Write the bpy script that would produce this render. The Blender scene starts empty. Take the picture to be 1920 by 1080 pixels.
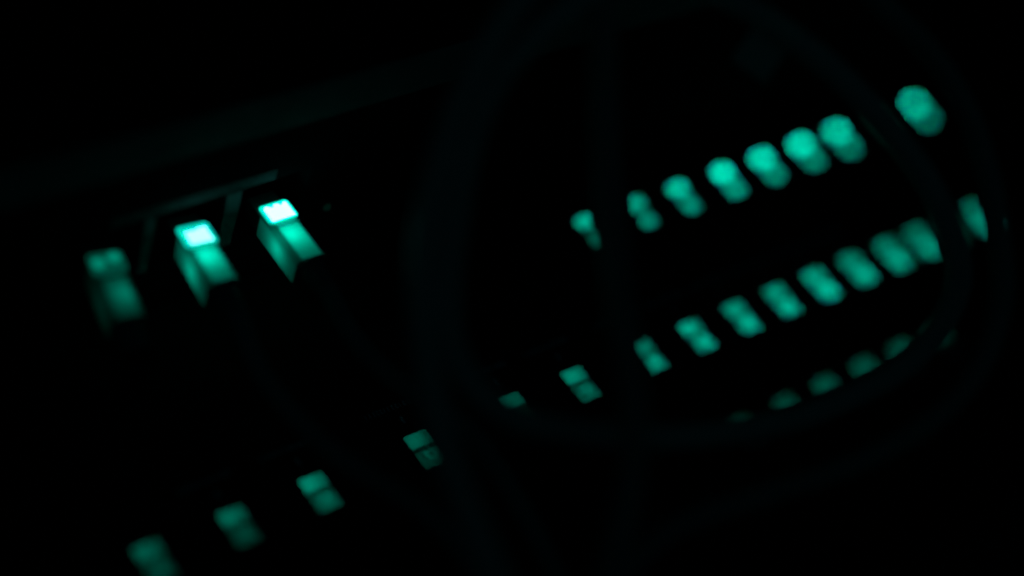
import bpy, bmesh, math, random
from mathutils import Vector, Matrix

random.seed(4)
S = 0.018                      # one building unit = 18 mm; every length below is in units
scene = bpy.context.scene
col = scene.collection

# ------------------------------------------------------------------ camera
cam = bpy.data.cameras.new('camera')
cam.sensor_width = 36.0
cam.lens = 68.19
cam.clip_start = 0.005
cam.clip_end = 100.0
cam.dof.use_dof = True
cam.dof.focus_distance = 28.9 * S
cam.dof.aperture_fstop = 1.72
cam_o = bpy.data.objects.new('camera', cam)
col.objects.link(cam_o)
r = Vector((0.78618084, -0.56152715, 0.25808322))       # camera right
u = Vector((0.29173481, 0.70536912, 0.64602261))        # camera up
b = Vector((-0.54480317, -0.43259874, 0.71836470))      # camera back
M = Matrix((r, u, b)).transposed().to_4x4()
M.translation = Vector((-19.08281779, -11.65785001, 22.28661367)) * S
cam_o.matrix_world = M
scene.camera = cam_o

# ------------------------------------------------------------------ light of the room: almost none
scene.view_settings.view_transform = 'Standard'
scene.view_settings.look = 'None'
scene.view_settings.exposure = 0.0
scene.view_settings.gamma = 1.0
scene.render.film_transparent = False
w = bpy.data.worlds.new('World')
scene.world = w
w.use_nodes = True
bg = w.node_tree.nodes['Background']
bg.inputs['Color'].default_value = (0.10, 0.70, 0.85, 1)
bg.inputs['Strength'].default_value = 0.014
try:
    scene.cycles.use_light_tree = True
    scene.cycles.max_bounces = 6
    scene.cycles.diffuse_bounces = 3
    scene.cycles.sample_clamp_indirect = 2.0
    scene.cycles.use_denoising = True
    scene.cycles.denoising_input_passes = 'RGB'
    scene.cycles.filter_width = 2.0
except Exception:
    pass

# ------------------------------------------------------------------ materials
TEAL = (0.0, 1.0, 0.64)

def nodes(name):
    m = bpy.data.materials.new(name)
    m.use_nodes = True
    nt = m.node_tree
    for n in list(nt.nodes):
        nt.nodes.remove(n)
    out = nt.nodes.new('ShaderNodeOutputMaterial')
    return m, nt, out

def plastic(name, colour, rough=0.5, spec=0.3, grain=60.0, vary=0.25, bump=0.05, metallic=0.0):
    m, nt, out = nodes(name)
    p = nt.nodes.new('ShaderNodeBsdfPrincipled')
    tc = nt.nodes.new('ShaderNodeTexCoord')
    nz = nt.nodes.new('ShaderNodeTexNoise')
    nz.inputs['Scale'].default_value = grain / S / 10
    nz.inputs['Detail'].default_value = 6
    nt.links.new(tc.outputs['Object'], nz.inputs['Vector'])
    rmp = nt.nodes.new('ShaderNodeMapRange')
    rmp.inputs['To Min'].default_value = 1 - vary
    rmp.inputs['To Max'].default_value = 1 + vary
    nt.links.new(nz.outputs['Fac'], rmp.inputs['Value'])
    mul = nt.nodes.new('ShaderNodeVectorMath'); mul.operation = 'SCALE'
    mul.inputs[0].default_value = colour
    nt.links.new(rmp.outputs['Result'], mul.inputs['Scale'])
    nt.links.new(mul.outputs[0], p.inputs['Base Color'])
    p.inputs['Roughness'].default_value = rough
    p.inputs['Specular IOR Level'].default_value = spec
    p.inputs['Metallic'].default_value = metallic
    bp = nt.nodes.new('ShaderNodeBump')
    bp.inputs['Strength'].default_value = bump
    bp.inputs['Distance'].default_value = 0.0004
    nt.links.new(nz.outputs['Fac'], bp.inputs['Height'])
    nt.links.new(bp.outputs['Normal'], p.inputs['Normal'])
    nt.links.new(p.outputs[0], out.inputs['Surface'])
    return m

def frosted(name, amount, gloss=0.03):
    """thin frosted plastic: lets through the light of the lamp behind it"""
    m, nt, out = nodes(name)
    tr = nt.nodes.new('ShaderNodeBsdfTranslucent')
    tc = nt.nodes.new('ShaderNodeTexCoord')
    nz = nt.nodes.new('ShaderNodeTexNoise')
    nz.inputs['Scale'].default_value = 9.0 / S
    nz.inputs['Detail'].default_value = 4
    nt.links.new(tc.outputs['Object'], nz.inputs['Vector'])
    rmp = nt.nodes.new('ShaderNodeMapRange')
    rmp.inputs['To Min'].default_value = amount * 0.86
    rmp.inputs['To Max'].default_value = amount * 1.1
    nt.links.new(nz.outputs['Fac'], rmp.inputs['Value'])
    nt.links.new(rmp.outputs['Result'], tr.inputs['Color'])
    gl = nt.nodes.new('ShaderNodeBsdfGlossy')
    gl.inputs['Roughness'].default_value = 0.35
    mx = nt.nodes.new('ShaderNodeMixShader')
    mx.inputs[0].default_value = gloss
    nt.links.new(tr.outputs[0], mx.inputs[1])
    nt.links.new(gl.outputs[0], mx.inputs[2])
    nt.links.new(mx.outputs[0], out.inputs['Surface'])
    return m

def glow(name, colour, strength):
    m, nt, out = nodes(name)
    e = nt.nodes.new('ShaderNodeEmission')
    e.inputs['Color'].default_value = (*colour, 1)
    e.inputs['Strength'].default_value = strength
    nt.links.new(e.outputs[0], out.inputs['Surface'])
    return m

def glow_by_object(name):
    """back-lit legend: each object's own colour is its lamp's brightness"""
    m, nt, out = nodes(name)
    oi = nt.nodes.new('ShaderNodeObjectInfo')
    e = nt.nodes.new('ShaderNodeEmission')
    nt.links.new(oi.outputs['Color'], e.inputs['Color'])
    nt.links.new(e.outputs[0], out.inputs['Surface'])
    return m

M_desk = plastic('black_desk_metal', (0.005, 0.005, 0.0055), 0.8, 0.0)
M_body = plastic('black_case_metal', (0.005, 0.005, 0.0055), 0.8, 0.0)
M_bezel = plastic('dark_button_frame', (0.006, 0.006, 0.0065), 0.7, 0.02)
M_well = plastic('button_well', (0.03, 0.03, 0.03), 0.8, 0.0)
M_strip = plastic('grey_blue_strip', (0.10, 0.13, 0.12), 0.7, 0.0, grain=12, vary=0.4)
M_port = plastic('grey_port_plastic', (0.13, 0.13, 0.13), 0.7, 0.0)
M_frame = plastic('dark_grey_port_plastic', (0.065, 0.065, 0.065), 0.7, 0.0)
M_cable = plastic('dark_cable_jacket', (0.125, 0.14, 0.14), 0.5, 0.5, grain=30)
M_cable_b = plastic('black_cable_jacket', (0.062, 0.07, 0.07), 0.55, 0.4, grain=30)
M_boot = plastic('black_rubber_boot', (0.05, 0.052, 0.054), 0.6, 0.2)
M_print = plastic('grey_print', (0.27, 0.27, 0.32), 0.7, 0.0)
M_table = plastic('black_table', (0.008, 0.008, 0.008), 0.7, 0.05)
M_wall = plastic('black_wall', (0.008, 0.008, 0.008), 0.9, 0.0)
M_tag = plastic('pale_tag', (0.17, 0.20, 0.18), 0.7, 0.1)
M_lens = frosted('frosted_lens', 0.85)
M_ridge = frosted('dim_ridge_plastic', 0.42)
M_shell = frosted('clear_plug_shell', 0.85, 0.05)
M_side = frosted('shaded_shell_side', 0.25, 0.04)  # same clear shell; the shade of its side is put into the material
M_shell_shade = frosted('shaded_shell_edge', 0.14, 0.05)  # shell again, shade of its edges built in; also darkens the dim plug's sides
M_legend = glow_by_object('backlit_legend')

# ------------------------------------------------------------------ helpers
def V(x, y, z):
    return Vector((x, y, z)) * S

class MB:
    def __init__(self):
        self.v, self.f, self.m = [], [], []
    def face(self, pts, mat=0):
        i = len(self.v)
        self.v += [tuple(p) for p in pts]
        self.f.append(list(range(i, i + len(pts))))
        self.m.append(mat)
    def box(self, x0, x1, y0, y1, z0, z1, mat=0):
        i = len(self.v)
        self.v += [(x, y, z) for z in (z0, z1) for y in (y0, y1) for x in (x0, x1)]
        for q in ((0, 2, 3, 1), (4, 5, 7, 6), (0, 1, 5, 4), (2, 6, 7, 3), (0, 4, 6, 2), (1, 3, 7, 5)):
            self.f.append([i + k for k in q]); self.m.append(mat)
    def build(self, name, mats, parent=None, loc=(0, 0, 0), bevel=0.0, smooth=False):
        me = bpy.data.meshes.new(name)
        me.from_pydata([tuple(c * S for c in p) for p in self.v], [], self.f)
        if not isinstance(mats, (list, tuple)):
            mats = [mats]
        for m in mats:
            me.materials.append(m)
        me.polygons.foreach_set('material_index', self.m)
        bm = bmesh.new(); bm.from_mesh(me)
        bmesh.ops.remove_doubles(bm, verts=bm.verts, dist=1e-7)
        if bevel:
            bmesh.ops.bevel(bm, geom=list(bm.edges), offset=bevel * S, segments=2, affect='EDGES', profile=0.6)
        if smooth:
            for f in bm.faces:
                f.smooth = True
        bm.to_mesh(me); bm.free()
        return link(name, me, parent, loc)

def link(name, data, parent=None, loc=(0, 0, 0)):
    o = bpy.data.objects.new(name, data)
    col.objects.link(o)
    o.location = V(*loc)
    if parent is not None:
        o.parent = parent
    return o

def tag(o, label, cat, group=None):
    o['label'] = label; o['category'] = cat
    if group:
        o['group'] = group
    return o

def empty(name, loc=(0, 0, 0)):
    o = bpy.data.objects.new(name, None)
    o.empty_display_size = S
    col.objects.link(o)
    o.location = V(*loc)
    return o

def lamp(name, parent, loc, watts, radius=0.02):
    l = bpy.data.lights.new(name, 'POINT')
    l.color = TEAL
    l.energy = watts
    l.shadow_soft_size = radius * S
    o = bpy.data.objects.new(name, l)
    col.objects.link(o)
    o.parent = parent
    o.location = V(*loc)
    return o

def spline(pts, n=8):
    P = [Vector(p) for p in pts]
    P = [P[0] * 2 - P[1]] + P + [P[-1] * 2 - P[-2]]
    out = []
    for i in range(1, len(P) - 2):
        a, b_, c, d = P[i - 1:i + 3]
        for k in range(n):
            t = k / n
            out.append(0.5 * ((2 * b_) + (c - a) * t + (2 * a - 5 * b_ + 4 * c - d) * t * t + (3 * b_ - a - 3 * c + d) * t ** 3))
    out.append(P[-2])
    return out

def tube_mesh(name, pts, radius, mat, n=8, seg=14, rad_fn=None):
    P = spline(pts, n)
    verts, faces = [], []
    T = (P[1] - P[0]).normalized()
    N = T.orthogonal().normalized()
    for i, p in enumerate(P):
        t = (P[min(i + 1, len(P) - 1)] - P[max(i - 1, 0)]).normalized()
        N = (N - t * N.dot(t)).normalized()
        B = t.cross(N)
        rr = rad_fn(i / (len(P) - 1)) if rad_fn else radius
        for k in range(seg):
            a = 2 * math.pi * k / seg
            verts.append(tuple((p + (N * math.cos(a) + B * math.sin(a)) * rr) * S))
    for i in range(len(P) - 1):
        for k in range(seg):
            k2 = (k + 1) % seg
            faces.append((i * seg + k, i * seg + k2, (i + 1) * seg + k2, (i + 1) * seg + k))
    faces.append(tuple(range(seg))[::-1])
    faces.append(tuple((len(P) - 1) * seg + k for k in range(seg)))
    me = bpy.data.meshes.new(name)
    me.from_pydata(verts, [], faces)
    me.materials.append(mat)
    for f in me.polygons:
        f.use_smooth = len(f.vertices) == 4
    return me

# ------------------------------------------------------------------ setting: dark table and wall
m = MB(); m.box(-90, 90, -60, 40, -4.2, -3.0)
t = m.build('tabletop', M_table); t['kind'] = 'structure'
m = MB(); m.box(-90, 90, 40, 41, -4.2, 70)
t = m.build('wall', M_wall); t['kind'] = 'structure'

# ------------------------------------------------------------------ the desk with its lit buttons
NARROW = 0.80                  # the far row has narrower buttons
BW, BH = 0.40, 0.63            # a button's opening
# column, upper lamp, lower lamp (brightness of each frosted cell)
ROW_B = [(-9.75, 0.072, 0.027), (-8.44, 0.092, 0.023), (-7.113, 0.159, 0.055), (-5.286, 0.079, 0.04),
         (-3.546, 0.085, 0.003), (-2.307, 0.164, 0.065), (-0.899, 0.2, 0.165), (0.149, 0.305, 0.229),
         (1.146, 0.261, 0.282), (2.081, 0.282, 0.29), (3.021, 0.371, 0.406), (3.915, 0.29, 0.388),
         (4.81, 0.256, 0.357), (5.6, 0.235, 0.321), (6.39, 0.02, 0.02), (7.15, 0.253, 0.286)]
ROW_A = [(-0.132, 0.572, 0.132), (0.988, 0.52, 0.386), (1.961, 1.059, 0.51), (3.022, 2.122, 0.774),
         (3.997, 2.319, 0.72), (4.983, 2.662, 0.777), (5.918, 2.291, 0.752), (6.99, 0.02, 0.018),
         (8.041, 2.221, 0.719)]
ROW_C = [(0.95, 0.02, 0.0), (1.98, 0.055, 0.0), (2.96, 0.085, 0.0), (3.93, 0.095, 0.0), (4.90, 0.09, 0.0), (5.87, 0.04, 0.0)]
Y_B, Y_A, Y_C = 0.0, 2.58, -1.25       # far edge of each row's openings
Z_C = -1.5

desk = empty('control_desk', (0, 0, -3.0))
tag(desk, 'black stepped control desk carrying rows of teal lit push buttons', 'control desk')
D = lambda x, y, z: (x, y, z + 3.0)    # desk-local coordinates

def plate(mb, x0, x1, y0, y1, z, rows):
    """flat top with an opening for every button"""
    ys = y1
    for yt, cols, bw in rows:
        mb.face([D(x0, yt, z), D(x1, yt, z), D(x1, ys, z), D(x0, ys, z)])
        yb = yt - BH
        xs = x0
        for c in cols:
            mb.face([D(xs, yb, z), D(c - bw / 2, yb, z), D(c - bw / 2, yt, z), D(xs, yt, z)])
            xs = c + bw / 2
        mb.face([D(xs, yb, z), D(x1, yb, z), D(x1, yt, z), D(xs, yt, z)])
        ys = yb
    mb.face([D(x0, y0, z), D(x1, y0, z), D(x1, ys, z), D(x0, ys, z)])

X0, X1 = -16.0, 12.0
m = MB()
plate(m, X0, X1, -0.92, 3.60, 0.0, [(Y_A, [c[0] for c in ROW_A], BW * NARROW), (Y_B, [c[0] for c in ROW_B], BW)])
m.build('upper_plate', M_desk, desk)
m = MB()
plate(m, X0, X1, -4.2, -0.92, Z_C, [(Y_C, [c[0] for c in ROW_C], BW)])
m.build('lower_plate', M_desk, desk)
m = MB()
m.face([D(X0, -0.92, Z_C), D(X1, -0.92, Z_C), D(X1, -0.92, 0), D(X0, -0.92, 0)])
m.build('step', M_desk, desk)
m = MB()
m.face([D(X0, -4.2, -3.0), D(X1, -4.2, -3.0), D(X1, -4.2, Z_C), D(X0, -4.2, Z_C)])
m.face([D(X0, 3.6, -3.0), D(X0, 3.6, 0), D(X1, 3.6, 0), D(X1, 3.6, -3.0)])
for x in (X0, X1):
    m.face([D(x, -4.2, -3.0), D(x, 3.6, -3.0), D(x, 3.6, 0), D(x, -0.92, 0), D(x, -0.92, Z_C), D(x, -4.2, Z_C)])
m.face([D(X0, -4.2, -2.998), D(X1, -4.2, -2.998), D(X1, 3.6, -2.998), D(X0, 3.6, -2.998)])
m.build('casing', M_desk, desk)

def bezel_mesh():
    mb = MB()
    a, b_, t_, h = BW / 2, BH, 0.025, 0.022
    # raised rim (outer wall, top, inner wall) and the well below it
    o = [(-a - t_, t_), (a + t_, t_), (a + t_, -b_ - t_), (-a - t_, -b_ - t_)]
    i = [(-a, 0), (a, 0), (a, -b_), (-a, -b_)]
    for k in range(4):
        k2 = (k + 1) % 4
        mb.face([(*o[k], 0), (*o[k2], 0), (*o[k2], h), (*o[k], h)])
        mb.face([(*o[k], h), (*o[k2], h), (*i[k2], h), (*i[k], h)])
        mb.face([(*i[k], h), (*i[k2], h), (*i[k2], -0.42), (*i[k], -0.42)], 1)
    mb.face([(*p, -0.42) for p in i], 1)
    # wall between the two lamps
    mb.box(-a, a, -0.315, -0.285, -0.42, -0.06, 1)
    return mb

def lens_mesh(y0, y1, z0, z1, dome, half=BW / 2 - 0.012, dx=0.0):
    """frosted cap: a gently domed top with a skirt"""
    mb = MB()
    a = half
    n = 6
    g = {}
    for i in range(n + 1):
        for j in range(n + 1):
            fx, fy = i / n, j / n
            d = dome * (1 - (2 * fx - 1) ** 4) * (1 - (2 * fy - 1) ** 4)
            g[i, j] = (dx - a + 2 * a * fx, y0 + (y1 - y0) * fy, z0 + (z1 - z0) * fy + d)
    for i in range(n):
        for j in range(n):
            mb.face([g[i, j], g[i + 1, j], g[i + 1, j + 1], g[i, j + 1]])
    ring = [g[i, 0] for i in range(n)] + [g[n, j] for j in range(n)] + [g[i, n] for i in range(n, 0, -1)] + [g[0, j] for j in range(n, 0, -1)]
    for k in range(len(ring)):
        p, q = ring[k], ring[(k + 1) % len(ring)]
        mb.face([p, (p[0], p[1], -0.10), (q[0], q[1], -0.10), q])
    return mb

def mark_mesh():
    """little U-shaped legend: two dots above an open bowl"""
    mb = MB()
    n = 10
    ro, ri = 0.085, 0.052
    for k in range(n):
        a0 = math.radians(188 + 164 * k / n); a1 = math.radians(188 + 164 * (k + 1) / n)
        lo = [(ro * math.cos(a0), ro * math.sin(a0)), (ro * math.cos(a1), ro * math.sin(a1)),
              (ri * math.cos(a1), ri * math.sin(a1)), (ri * math.cos(a0), ri * math.sin(a0))]
        mb.face([(*p, 0.0) for p in lo])
    for sx in (-1, 1):
        mb.box(sx * 0.068 - 0.017, sx * 0.068 + 0.017, 0.0, 0.085, -0.004, 0.0)
        mb.box(sx * 0.022 - 0.012, sx * 0.022 + 0.012, 0.045, 0.075, -0.004, 0.0)
    return mb

proto = {}
def button(c, yt, z, up, low, legend, wide=None):
    """legend buttons have two touching cells; the narrow kind has two separate small cells"""
    wide = legend if wide is None else wide
    key = 'wide' if wide else 'narrow'
    if key not in proto:
        d = proto[key] = {}
        o = bezel_mesh().build('push_button', [M_bezel, M_well], desk); d['o'] = o.data
        if wide:
            l1 = lens_mesh(-0.012, -0.255, 0.040, 0.032, 0.02).build('upper_lens', M_lens, o, smooth=True)
            rg = lens_mesh(-0.258, -0.318, 0.030, 0.012, 0.004).build('ridge', M_ridge, o)
            l2 = lens_mesh(-0.321, -BH + 0.012, 0.018, 0.030, 0.02).build('lower_lens', M_lens, o, smooth=True)
            mk = mark_mesh().build('legend_mark', M_legend, o, (0, -0.445, 0.053)); d['mk'] = mk.data
        else:
            l1 = lens_mesh(-0.012, -0.22, 0.032, 0.032, 0.02, 0.145, 0.04).build('upper_lens', M_lens, o, smooth=True)
            rg = lens_mesh(-0.223, -0.395, 0.026, 0.026, 0.004).build('ridge', M_bezel, o)
            l2 = lens_mesh(-0.398, -BH + 0.012, 0.030, 0.030, 0.02, 0.145, -0.04).build('lower_lens', M_lens, o, smooth=True); mk = None
        d['l1'], d['rg'], d['l2'] = l1.data, rg.data, l2.data
    else:
        d = proto[key]
        o = link('push_button', d['o'], desk)
        link('upper_lens', d['l1'], o)
        link('ridge', d['rg'], o)
        link('lower_lens', d['l2'], o)
        mk = link('legend_mark', d['mk'], o, (0, -0.445, 0.053)) if legend else None
    o.location = V(*D(c, yt, z))
    if not wide:
        o.scale = (NARROW, 1, 1)
    if mk:
        mk.color = (0, low * 2.5, low * 1.6, 1)
    k = 0.62e-3
    if wide:
        lamp('button_lamp', o, (random.uniform(-0.09, -0.03), -0.14, -0.15), up * k * 1.35)
        lamp('button_lamp', o, (random.uniform(-0.03, 0.05), -0.48, -0.15), low * k * 1.3)
    else:
        lamp('button_lamp', o, (0.04, -0.115, -0.085), up * k * 0.6)
        lamp('button_lamp', o, (-0.04, -0.505, -0.085), low * k * 0.6)
    return o

def print_mesh():
    """worn, unreadable printed legend: a row of tiny strokes and one below"""
    mb = MB()
    rnd = random.Random(7)
    x = -0.46
    while x < 0.42:
        wd = rnd.uniform(0.03, 0.06)
        kind = rnd.randint(0, 2)
        mb.box(x, x + wd * 0.4, 0, 0.085, 0, 0.003)
        if kind:
            mb.box(x + wd * 0.4, x + wd, 0.06, 0.085, 0, 0.003)
        if kind == 2:
            mb.box(x + wd * 0.4, x + wd, 0, 0.025, 0, 0.003)
        x += wd + 0.03
    mb.box(0.02, 0.06, -0.28, -0.15, 0, 0.003)
    return mb

for c, up, low in ROW_B:
    button(c, Y_B, 0.0, up, low, True)
for c, up, low in ROW_A:
    button(c, Y_A, 0.0, up, low, False)
for c, up, low in ROW_C:
    button(c, Y_C, Z_C, up, low, False, True)
pm = None
for c, up, low in ROW_B[1:12]:
    if pm is None:
        p = print_mesh().build('printed_legend', M_print, desk); pm = p.data
    else:
        p = link('printed_legend', pm, desk)
    p.location = V(*D(c - 0.05, 0.50, 0.0015))

# ------------------------------------------------------------------ upright connector panel behind the desk
panel = empty('connector_panel', (0, 3.62, -3.0))
tag(panel, 'upright black connector panel with port openings standing behind the desk', 'connector panel')
Q = lambda x, y, z: (x, y - 3.62, z + 3.0)
PX = [-8.684, -7.289, -5.910]
HW, PZ0, PZ1 = 0.60, 0.92, 2.13
m = MB()
zf0, zf1 = -3.0, 4.06
yF, yB = 3.62, 7.5
m.face([Q(X0, yF, zf0), Q(X1, yF, zf0), Q(X1, yF, PZ0), Q(X0, yF, PZ0)])
m.face([Q(X0, yF, PZ1), Q(X1, yF, PZ1), Q(X1, yF, zf1), Q(X0, yF, zf1)])
xs = X0
for x in PX:
    m.face([Q(xs, yF, PZ0), Q(x - HW, yF, PZ0), Q(x - HW, yF, PZ1), Q(xs, yF, PZ1)])
    xs = x + HW
m.face([Q(xs, yF, PZ0), Q(X1, yF, PZ0), Q(X1, yF, PZ1), Q(xs, yF, PZ1)])
m.face([Q(X0, yF, zf1), Q(X1, yF, zf1), Q(X1, yB, zf1), Q(X0, yB, zf1)])
m.face([Q(X0, yB, zf0), Q(X0, yB, zf1), Q(X1, yB, zf1), Q(X1, yB, zf0)])
for x in (X0, X1):
    m.face([Q(x, yF, zf0), Q(x, yB, zf0), Q(x, yB, zf1), Q(x, yF, zf1)])
m.build('case', M_body, panel)
for x in PX:
    p = MB()
    a, bk = HW, yF + 0.5
    pts = [(x - a, PZ0), (x + a, PZ0), (x + a, PZ1), (x - a, PZ1)]
    for k in range(4):
        k2 = (k + 1) % 4
        p.face([Q(pts[k][0], yF, pts[k][1]), Q(pts[k2][0], yF, pts[k2][1]), Q(pts[k2][0], bk, pts[k2][1]), Q(pts[k][0], bk, pts[k][1])])
    p.face([Q(c[0], bk, c[1]) for c in pts])
    p.build('port', M_body, panel)
# raised frame over and between the ports
m = MB()
m.box(-8.62, -5.95, -0.014, -0.004, 2.14 + 3, 2.35 + 3)
m.build('port_frame', M_frame, panel, bevel=0.004)
for x, ww in ((-7.99, 0.085), (-6.62, 0.115)):
    m = MB(); m.box(x - ww, x + ww, -0.03, -0.004, 0.95 + 3, 2.137 + 3)
    m.build('port_divider', M_port, panel, bevel=0.010)
for x0, x1 in ((X0 + 0.05, -6.42), (-6.40, -0.6), (-0.58, X1 - 0.05)):
    m = MB(); m.box(x0, x1, -0.06, -0.004, 3.24 + 3, 3.98 + 3)
    m.build('trim_strip', M_strip, panel, bevel=0.015)
m = MB()
for k in range(12):
    a0, a1 = 2 * math.pi * k / 12, 2 * math.pi * (k + 1) / 12
    for (r0, h0), (r1, h1) in (((0.07, 0.0), (0.05, 0.04)), ((0.05, 0.04), (0.0, 0.055))):
        m.face([(r0 * math.cos(a0), -h0, r0 * math.sin(a0)), (r0 * math.cos(a1), -h0, r0 * math.sin(a1)),
                (r1 * math.cos(a1), -h1, r1 * math.sin(a1)), (r1 * math.cos(a0), -h1, r1 * math.sin(a0))][:4 if r1 else 3])
m.build('indicator_lens', glow('indicator_glint', TEAL, 0.006), panel, Q(-4.81, yF - 0.003, 1.08))  # light caught by the small lens, put in as a faint glow

# ------------------------------------------------------------------ patch cords in the ports
PW, PWIN, PL, PH = 0.504, 0.385, 1.15, 0.47

def shell_mesh(y0, y1):
    """hollow plug body: chamfered box, open at the back"""
    mb = MB()
    a, c = PW / 2, 0.085
    prof = [(-a, -PH), (-a, -c), (-a + c, 0), (a - c, 0), (a, -c), (a, -PH)]
    for k in range(len(prof) - 1):
        p, q = prof[k], prof[k + 1]
        mb.face([(p[0], y0, p[1]), (q[0], y0, q[1]), (q[0], y1, q[1]), (p[0], y1, p[1])], (2, 1, 0, 1, 2)[k])
    mb.face([(p[0], y1, p[1]) for p in prof], 3)
    mb.face([(p[0], y0, p[1]) for p in prof][::-1], 1)
    mb.face([(-a, y0, -PH), (a, y0, -PH), (a, y1, -PH), (-a, y1, -PH)], 0)
    return mb

def rim_mesh():
    mb = MB()
    a, c, z = PW / 2, 0.04, 0.026
    prof = [(-a, -0.12), (-a, -c), (-a + c, z), (a - c, z), (a, -c), (a, -0.12)]
    y0, y1 = 0.0, -PWIN
    # rounded corners in plan
    def ring(h, inset):
        pts = []
        rr = 0.07
        for cx, cy, s in ((a - rr, y0 - rr, 0), (-a + rr, y0 - rr, 90), (-a + rr, y1 + rr, 180), (a - rr, y1 + rr, 270)):
            for k in range(5):
                t_ = math.radians(s + 90 * k / 4)
                pts.append((cx + (rr - inset) * math.cos(t_), cy + (rr - inset) * math.sin(t_), h))
        return pts
    A, B, C_ = ring(0.002, 0.0), ring(0.012, 0.0), ring(z, 0.016)
    for P_, Q_ in ((A, B), (B, C_)):
        for k in range(len(P_)):
            k2 = (k + 1) % len(P_)
            mb.face([P_[k], P_[k2], Q_[k2], Q_[k]])
    mb.face(C_)
    return mb

def core_mesh(kind):
    """the lamp itself under the window; its far edge is notched by the contacts"""
    mb = MB()
    z = 0.030
    if kind == 'twin':
        for cx, cy in ((-0.13, -0.19), (0.11, -0.13)):
            mb.face([(cx + 0.095 * math.cos(t_), cy + 0.10 * math.sin(t_), z) for t_ in [2 * math.pi * k / 14 for k in range(14)]])
        return mb
    if kind == 'low':
        a = PW / 2 - 0.075
        mb.face([(-a + 0.02, -PWIN + 0.05, z), (a, -PWIN + 0.045, z), (a - 0.01, -0.095, z), (0.03, -0.105, z), (0.02, -0.125, z), (-a + 0.02, -0.125, z)])
        return mb
    a = PW / 2 - 0.052
    yb, yt, yn = -PWIN + 0.030, -0.055, -0.098
    xs = [-a, -a + 0.03, -a + 0.07, -a + 0.13, -a + 0.17, -0.02, 0.06, 0.085, 0.12, a - 0.05, a]
    hs = [yn, yt - 0.01, yt, yn, yn, yt, yt, yn, yn + 0.004, yt, yt - 0.015]
    for k in range(len(xs) - 1):
        mb.face([(xs[k], yb, z), (xs[k + 1], yb, z), (xs[k + 1], hs[k + 1], z), (xs[k], hs[k], z)])
    return mb

def patch_cord(label, x, z, yaw, pitch, rim, core, core_kind, lamp_w, lamp_at, cable_pts, cable_mat, side=None, win_len=1.0):
    o = empty('patch_cord', (x, 3.60, z))
    o.rotation_euler = (pitch, 0, yaw)
    tag(o, label, 'patch cord', 'patch cords plugged into the upright panel')
    R_ = Matrix.Rotation(yaw, 4, 'Z') @ Matrix.Rotation(pitch, 4, 'X')
    body = shell_mesh(-0.12, -PL).build('plug_body', [M_shell, M_shell_shade, side or M_side, M_boot], o)
    lamp('plug_lamp', body, lamp_at, lamp_w)
    # neck of the plug that goes into the socket
    mb = MB(); mb.box(-PW / 2 + 0.02, PW / 2 - 0.02, -0.119, 0.30, -PH + 0.01, -0.105)
    mb.build('plug_neck', M_boot, o)
    win = rim_mesh().build('light_window', rim, o)
    core_mesh(core_kind).build('lamp_core', core, win)
    win.scale = (1, win_len, 1)
    # clear ridge between window and body
    mb = MB(); mb.box(-PW / 2 + 0.05, PW / 2 - 0.05, -PWIN - 0.085, -PWIN - 0.055, 0.0, 0.018)
    mb.build('ridge', M_shell, body)
    bt = tube_mesh('boot', [(0, -PL + 0.004, -PH / 2), (0, -PL - 0.14, -PH / 2), (0, -PL - 0.30, -PH / 2), (0, -PL - 0.46, -PH / 2 - 0.01)],
                   0.2, M_boot, 5, 16, lambda t_: 0.195 - 0.02 * t_ + (0.012 if int(t_ * 15) % 3 == 0 and t_ > 0.1 else 0))
    link('boot', bt, o)
    # the cable: points given in the room, brought into the cord's own frame
    inv = R_.inverted()
    pts = [Vector((0, -PL - 0.40, -PH / 2)), Vector((0, -PL - 0.62, -PH / 2 - 0.02))]
    pts += [inv @ (Vector(p) - Vector((x, 3.60, z))) for p in cable_pts]
    link('cable', tube_mesh('cable', pts, 0.16, cable_mat, 8, 14), o)
    return o

RIM_HI = glow('lit_window_strong', (0.0, 1.0, 0.70), 0.95)
CORE_HI = glow('lamp_core_strong', (0.12, 1.0, 0.93), 7.0)
RIM_MD = glow('lit_window_middle', (0.0, 1.0, 0.72), 0.72)
CORE_MD = glow('lamp_core_middle', (0.17, 1.0, 0.92), 3.6)
RIM_LO = glow('lit_window_weak', TEAL, 0.06)
CORE_LO = glow('lamp_core_weak', TEAL, 0.22)
patch_cord('patch cord with the brightest, sharpest white-hot plug, right of the two bright ones', -5.910, 1.615, 0.0, -0.02,
           RIM_HI, CORE_HI, 'notched', 1.0e-3, (-0.05, -0.63, -0.245),
           [(-5.96, 1.25, 1.33), (-5.89, 0.48, 1.32), (-5.69, -0.24, 1.39), (-5.46, -0.96, 1.47), (-5.41, -1.73, 1.4), (-5.39, -2.72, 1.16),
            (-5.46, -3.71, 0.86), (-5.6, -4.9, 0.1), (-5.7, -6.2, -1.6), (-5.8, -8.0, -2.84)], M_cable_b)
patch_cord('patch cord with the blurred bright plug, between the dim plug and the brightest one', -7.289, 1.70, -0.095, -0.06,
           RIM_MD, CORE_MD, 'low', 0.92e-3, (-0.04, -0.63, -0.245),
           [(-7.48, 1.12, 1.26), (-7.34, 0.15, 1.13), (-7.01, -0.84, 1.14), (-6.64, -1.74, 1.22), (-6.46, -2.68, 1.15),
            (-6.46, -3.36, 1.08), (-6.6, -4.8, 0.4), (-6.7, -6.2, -1.4), (-6.8, -8.0, -2.84)], M_cable_b, None, 1.16)
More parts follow.
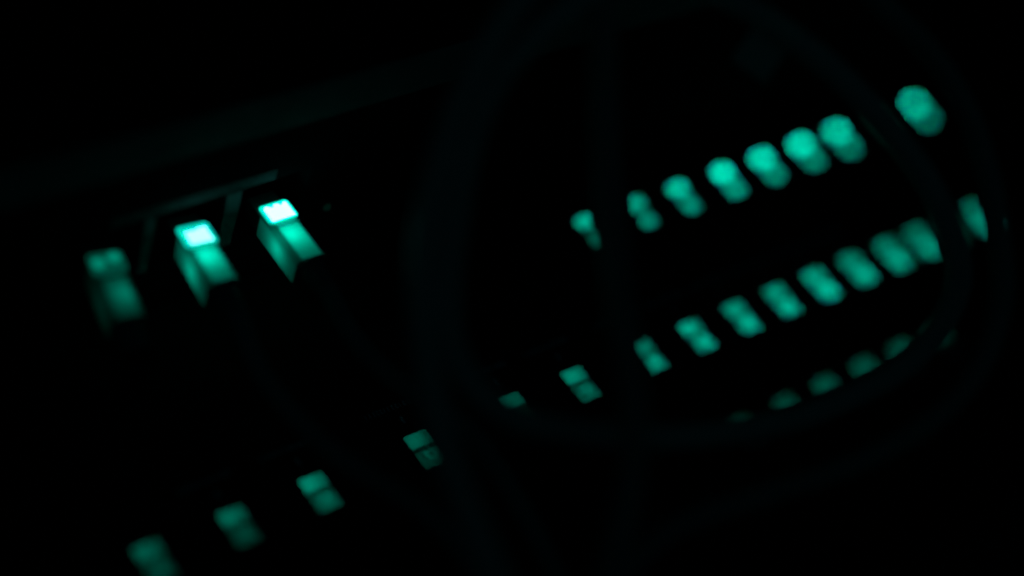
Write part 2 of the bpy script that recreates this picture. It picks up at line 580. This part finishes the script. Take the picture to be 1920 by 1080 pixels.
patch_cord('patch cord with the dim dark-teal plug in the leftmost port of the panel', -8.684, 1.69, -0.16, 0.04,
           RIM_LO, CORE_LO, 'twin', 0.15e-3, (0.09, -0.74, -0.235),
           [(-9.35, 1.75, 1.15), (-9.9, 1.5, 0.7), (-10.8, 1.1, 0.35), (-12.0, 0.7, 0.19), (-13.8, 0.3, 0.17)], M_bezel, M_shell_shade)

# ------------------------------------------------------------------ loose cables hanging in front
def cable(label, pts, radius, mat):
    me = tube_mesh('loose_cable', pts, radius, mat, 8, 18)
    return tag(link('loose_cable', me), label, 'cable', 'dark cables hanging before the desk')

cable('thin straight dark cable hanging upright through the middle between the lit buttons',
      [(-2.2, 3.6, 9.6), (-2.7, 2.6, 7.9), (-3.01, 1.76, 6.92), (-3.27, 1.08, 6.45), (-3.84, -0.23, 5.51), (-4.65, -1.88, 4.88), (-5.11, -3.13, 4.19),
       (-5.72, -4.02, 3.62), (-6.26, -4.65, 2.82), (-6.9, -5.6, 2.0), (-7.4, -7.0, 0.2), (-7.7, -8.6, -2.82)], 0.19, M_cable_b)
cable('thick dark cable hanging left of the loop and curving down to the bottom edge',
      [(-2.2, 2.9, 8.6), (-3.92, 1.88, 7.14), (-4.78, 1.49, 6.53), (-5.63, 0.93, 5.82), (-6.33, 0.14, 5.1), (-6.76, -0.61, 4.46), (-7.05, -1.46, 3.86),
       (-7.25, -2.32, 3.48), (-7.34, -3.18, 3.17), (-7.41, -4.16, 2.8), (-7.6, -5.4, 1.9), (-7.9, -7.0, -0.4), (-8.1, -8.6, -2.80)], 0.20, M_cable)
cable('dark cable bent into the big round loop around the lit buttons',
      [(-1.6, 2.6, 8.2), (-2.85, 1.64, 6.97), (-3.96, 1.42, 6.55), (-4.9, 1.11, 6.07), (-5.56, 0.59, 5.54), (-6.06, -0.07, 4.9), (-6.47, -0.78, 4.3),
       (-6.55, -1.4, 3.86), (-6.21, -2.09, 3.57), (-5.44, -2.63, 3.41), (-4.22, -3.12, 3.2), (-2.88, -3.46, 3.05), (-1.94, -3.59, 2.98),
       (-1.01, -3.67, 3.08), (-0.23, -3.72, 3.36), (0.43, -3.59, 3.81), (0.77, -3.3, 4.37), (0.8, -2.75, 4.86), (0.59, -2.1, 5.38),
       (0.2, -1.29, 5.85), (-0.28, -0.45, 6.26), (-0.9, 0.37, 6.57), (-1.6, 1.4, 6.94), (-2.2, 3.6, 8.4)], 0.185, M_cable)
cable('outer dark cable sweeping down the right side and under the loop',
      [(-0.6, 2.2, 8.6), (0.06, 0.54, 7.4), (0.41, -0.18, 7.09), (0.86, -1.1, 6.74), (1.09, -1.91, 6.29), (1.07, -2.64, 5.84), (0.94, -3.35, 5.31),
       (0.65, -4.02, 4.82), (-0.02, -4.57, 4.26), (-0.89, -4.77, 3.76), (-2.07, -4.67, 3.34), (-3.34, -4.38, 2.98), (-4.65, -4.1, 2.57),
       (-5.73, -4.36, 2.01), (-6.9, -4.9, 0.6), (-7.4, -6.4, -1.2), (-7.6, -8.0, -2.82)], 0.16, M_cable_b)

# small paper flag folded round the loop near the top
tv = (Vector((-0.28, -0.45, 6.26)) - Vector((-0.9, 0.37, 6.57))).normalized()
nv = (b - tv * b.dot(tv)).normalized()
sv = tv.cross(nv)
if sv.dot(u) > 0:
    sv = -sv
c0 = Vector((-0.807, 0.247, 6.524))
m = MB()
def at(p, q, d):
    return tuple(tv * p + sv * q + nv * d)
for d0, d1 in ((-0.012, 0.012),):
    A = [at(p, q, d0) for p, q in ((-0.28, 0.17), (0.30, 0.17), (0.30, 0.72), (-0.28, 0.72))]
    B = [at(p, q, d1) for p, q in ((-0.28, 0.17), (0.30, 0.17), (0.30, 0.72), (-0.28, 0.72))]
    m.face(A[::-1]); m.face(B)
    for k in range(4):
        k2 = (k + 1) % 4
        m.face([A[k], A[k2], B[k2], B[k]])
for k in range(14):                       # the turn round the cable
    a0, a1 = 2 * math.pi * k / 14, 2 * math.pi * (k + 1) / 14
    f = lambda p, a_: tuple(tv * p + (sv * math.cos(a_) + nv * math.sin(a_)) * 0.198)
    m.face([f(-0.28, a0), f(0.30, a0), f(0.30, a1), f(-0.28, a1)])
tg = m.build('cable_tag', M_tag, None, tuple(c0))
tag(tg, 'small blank paper tag folded around the round cable loop near the top', 'cable tag')
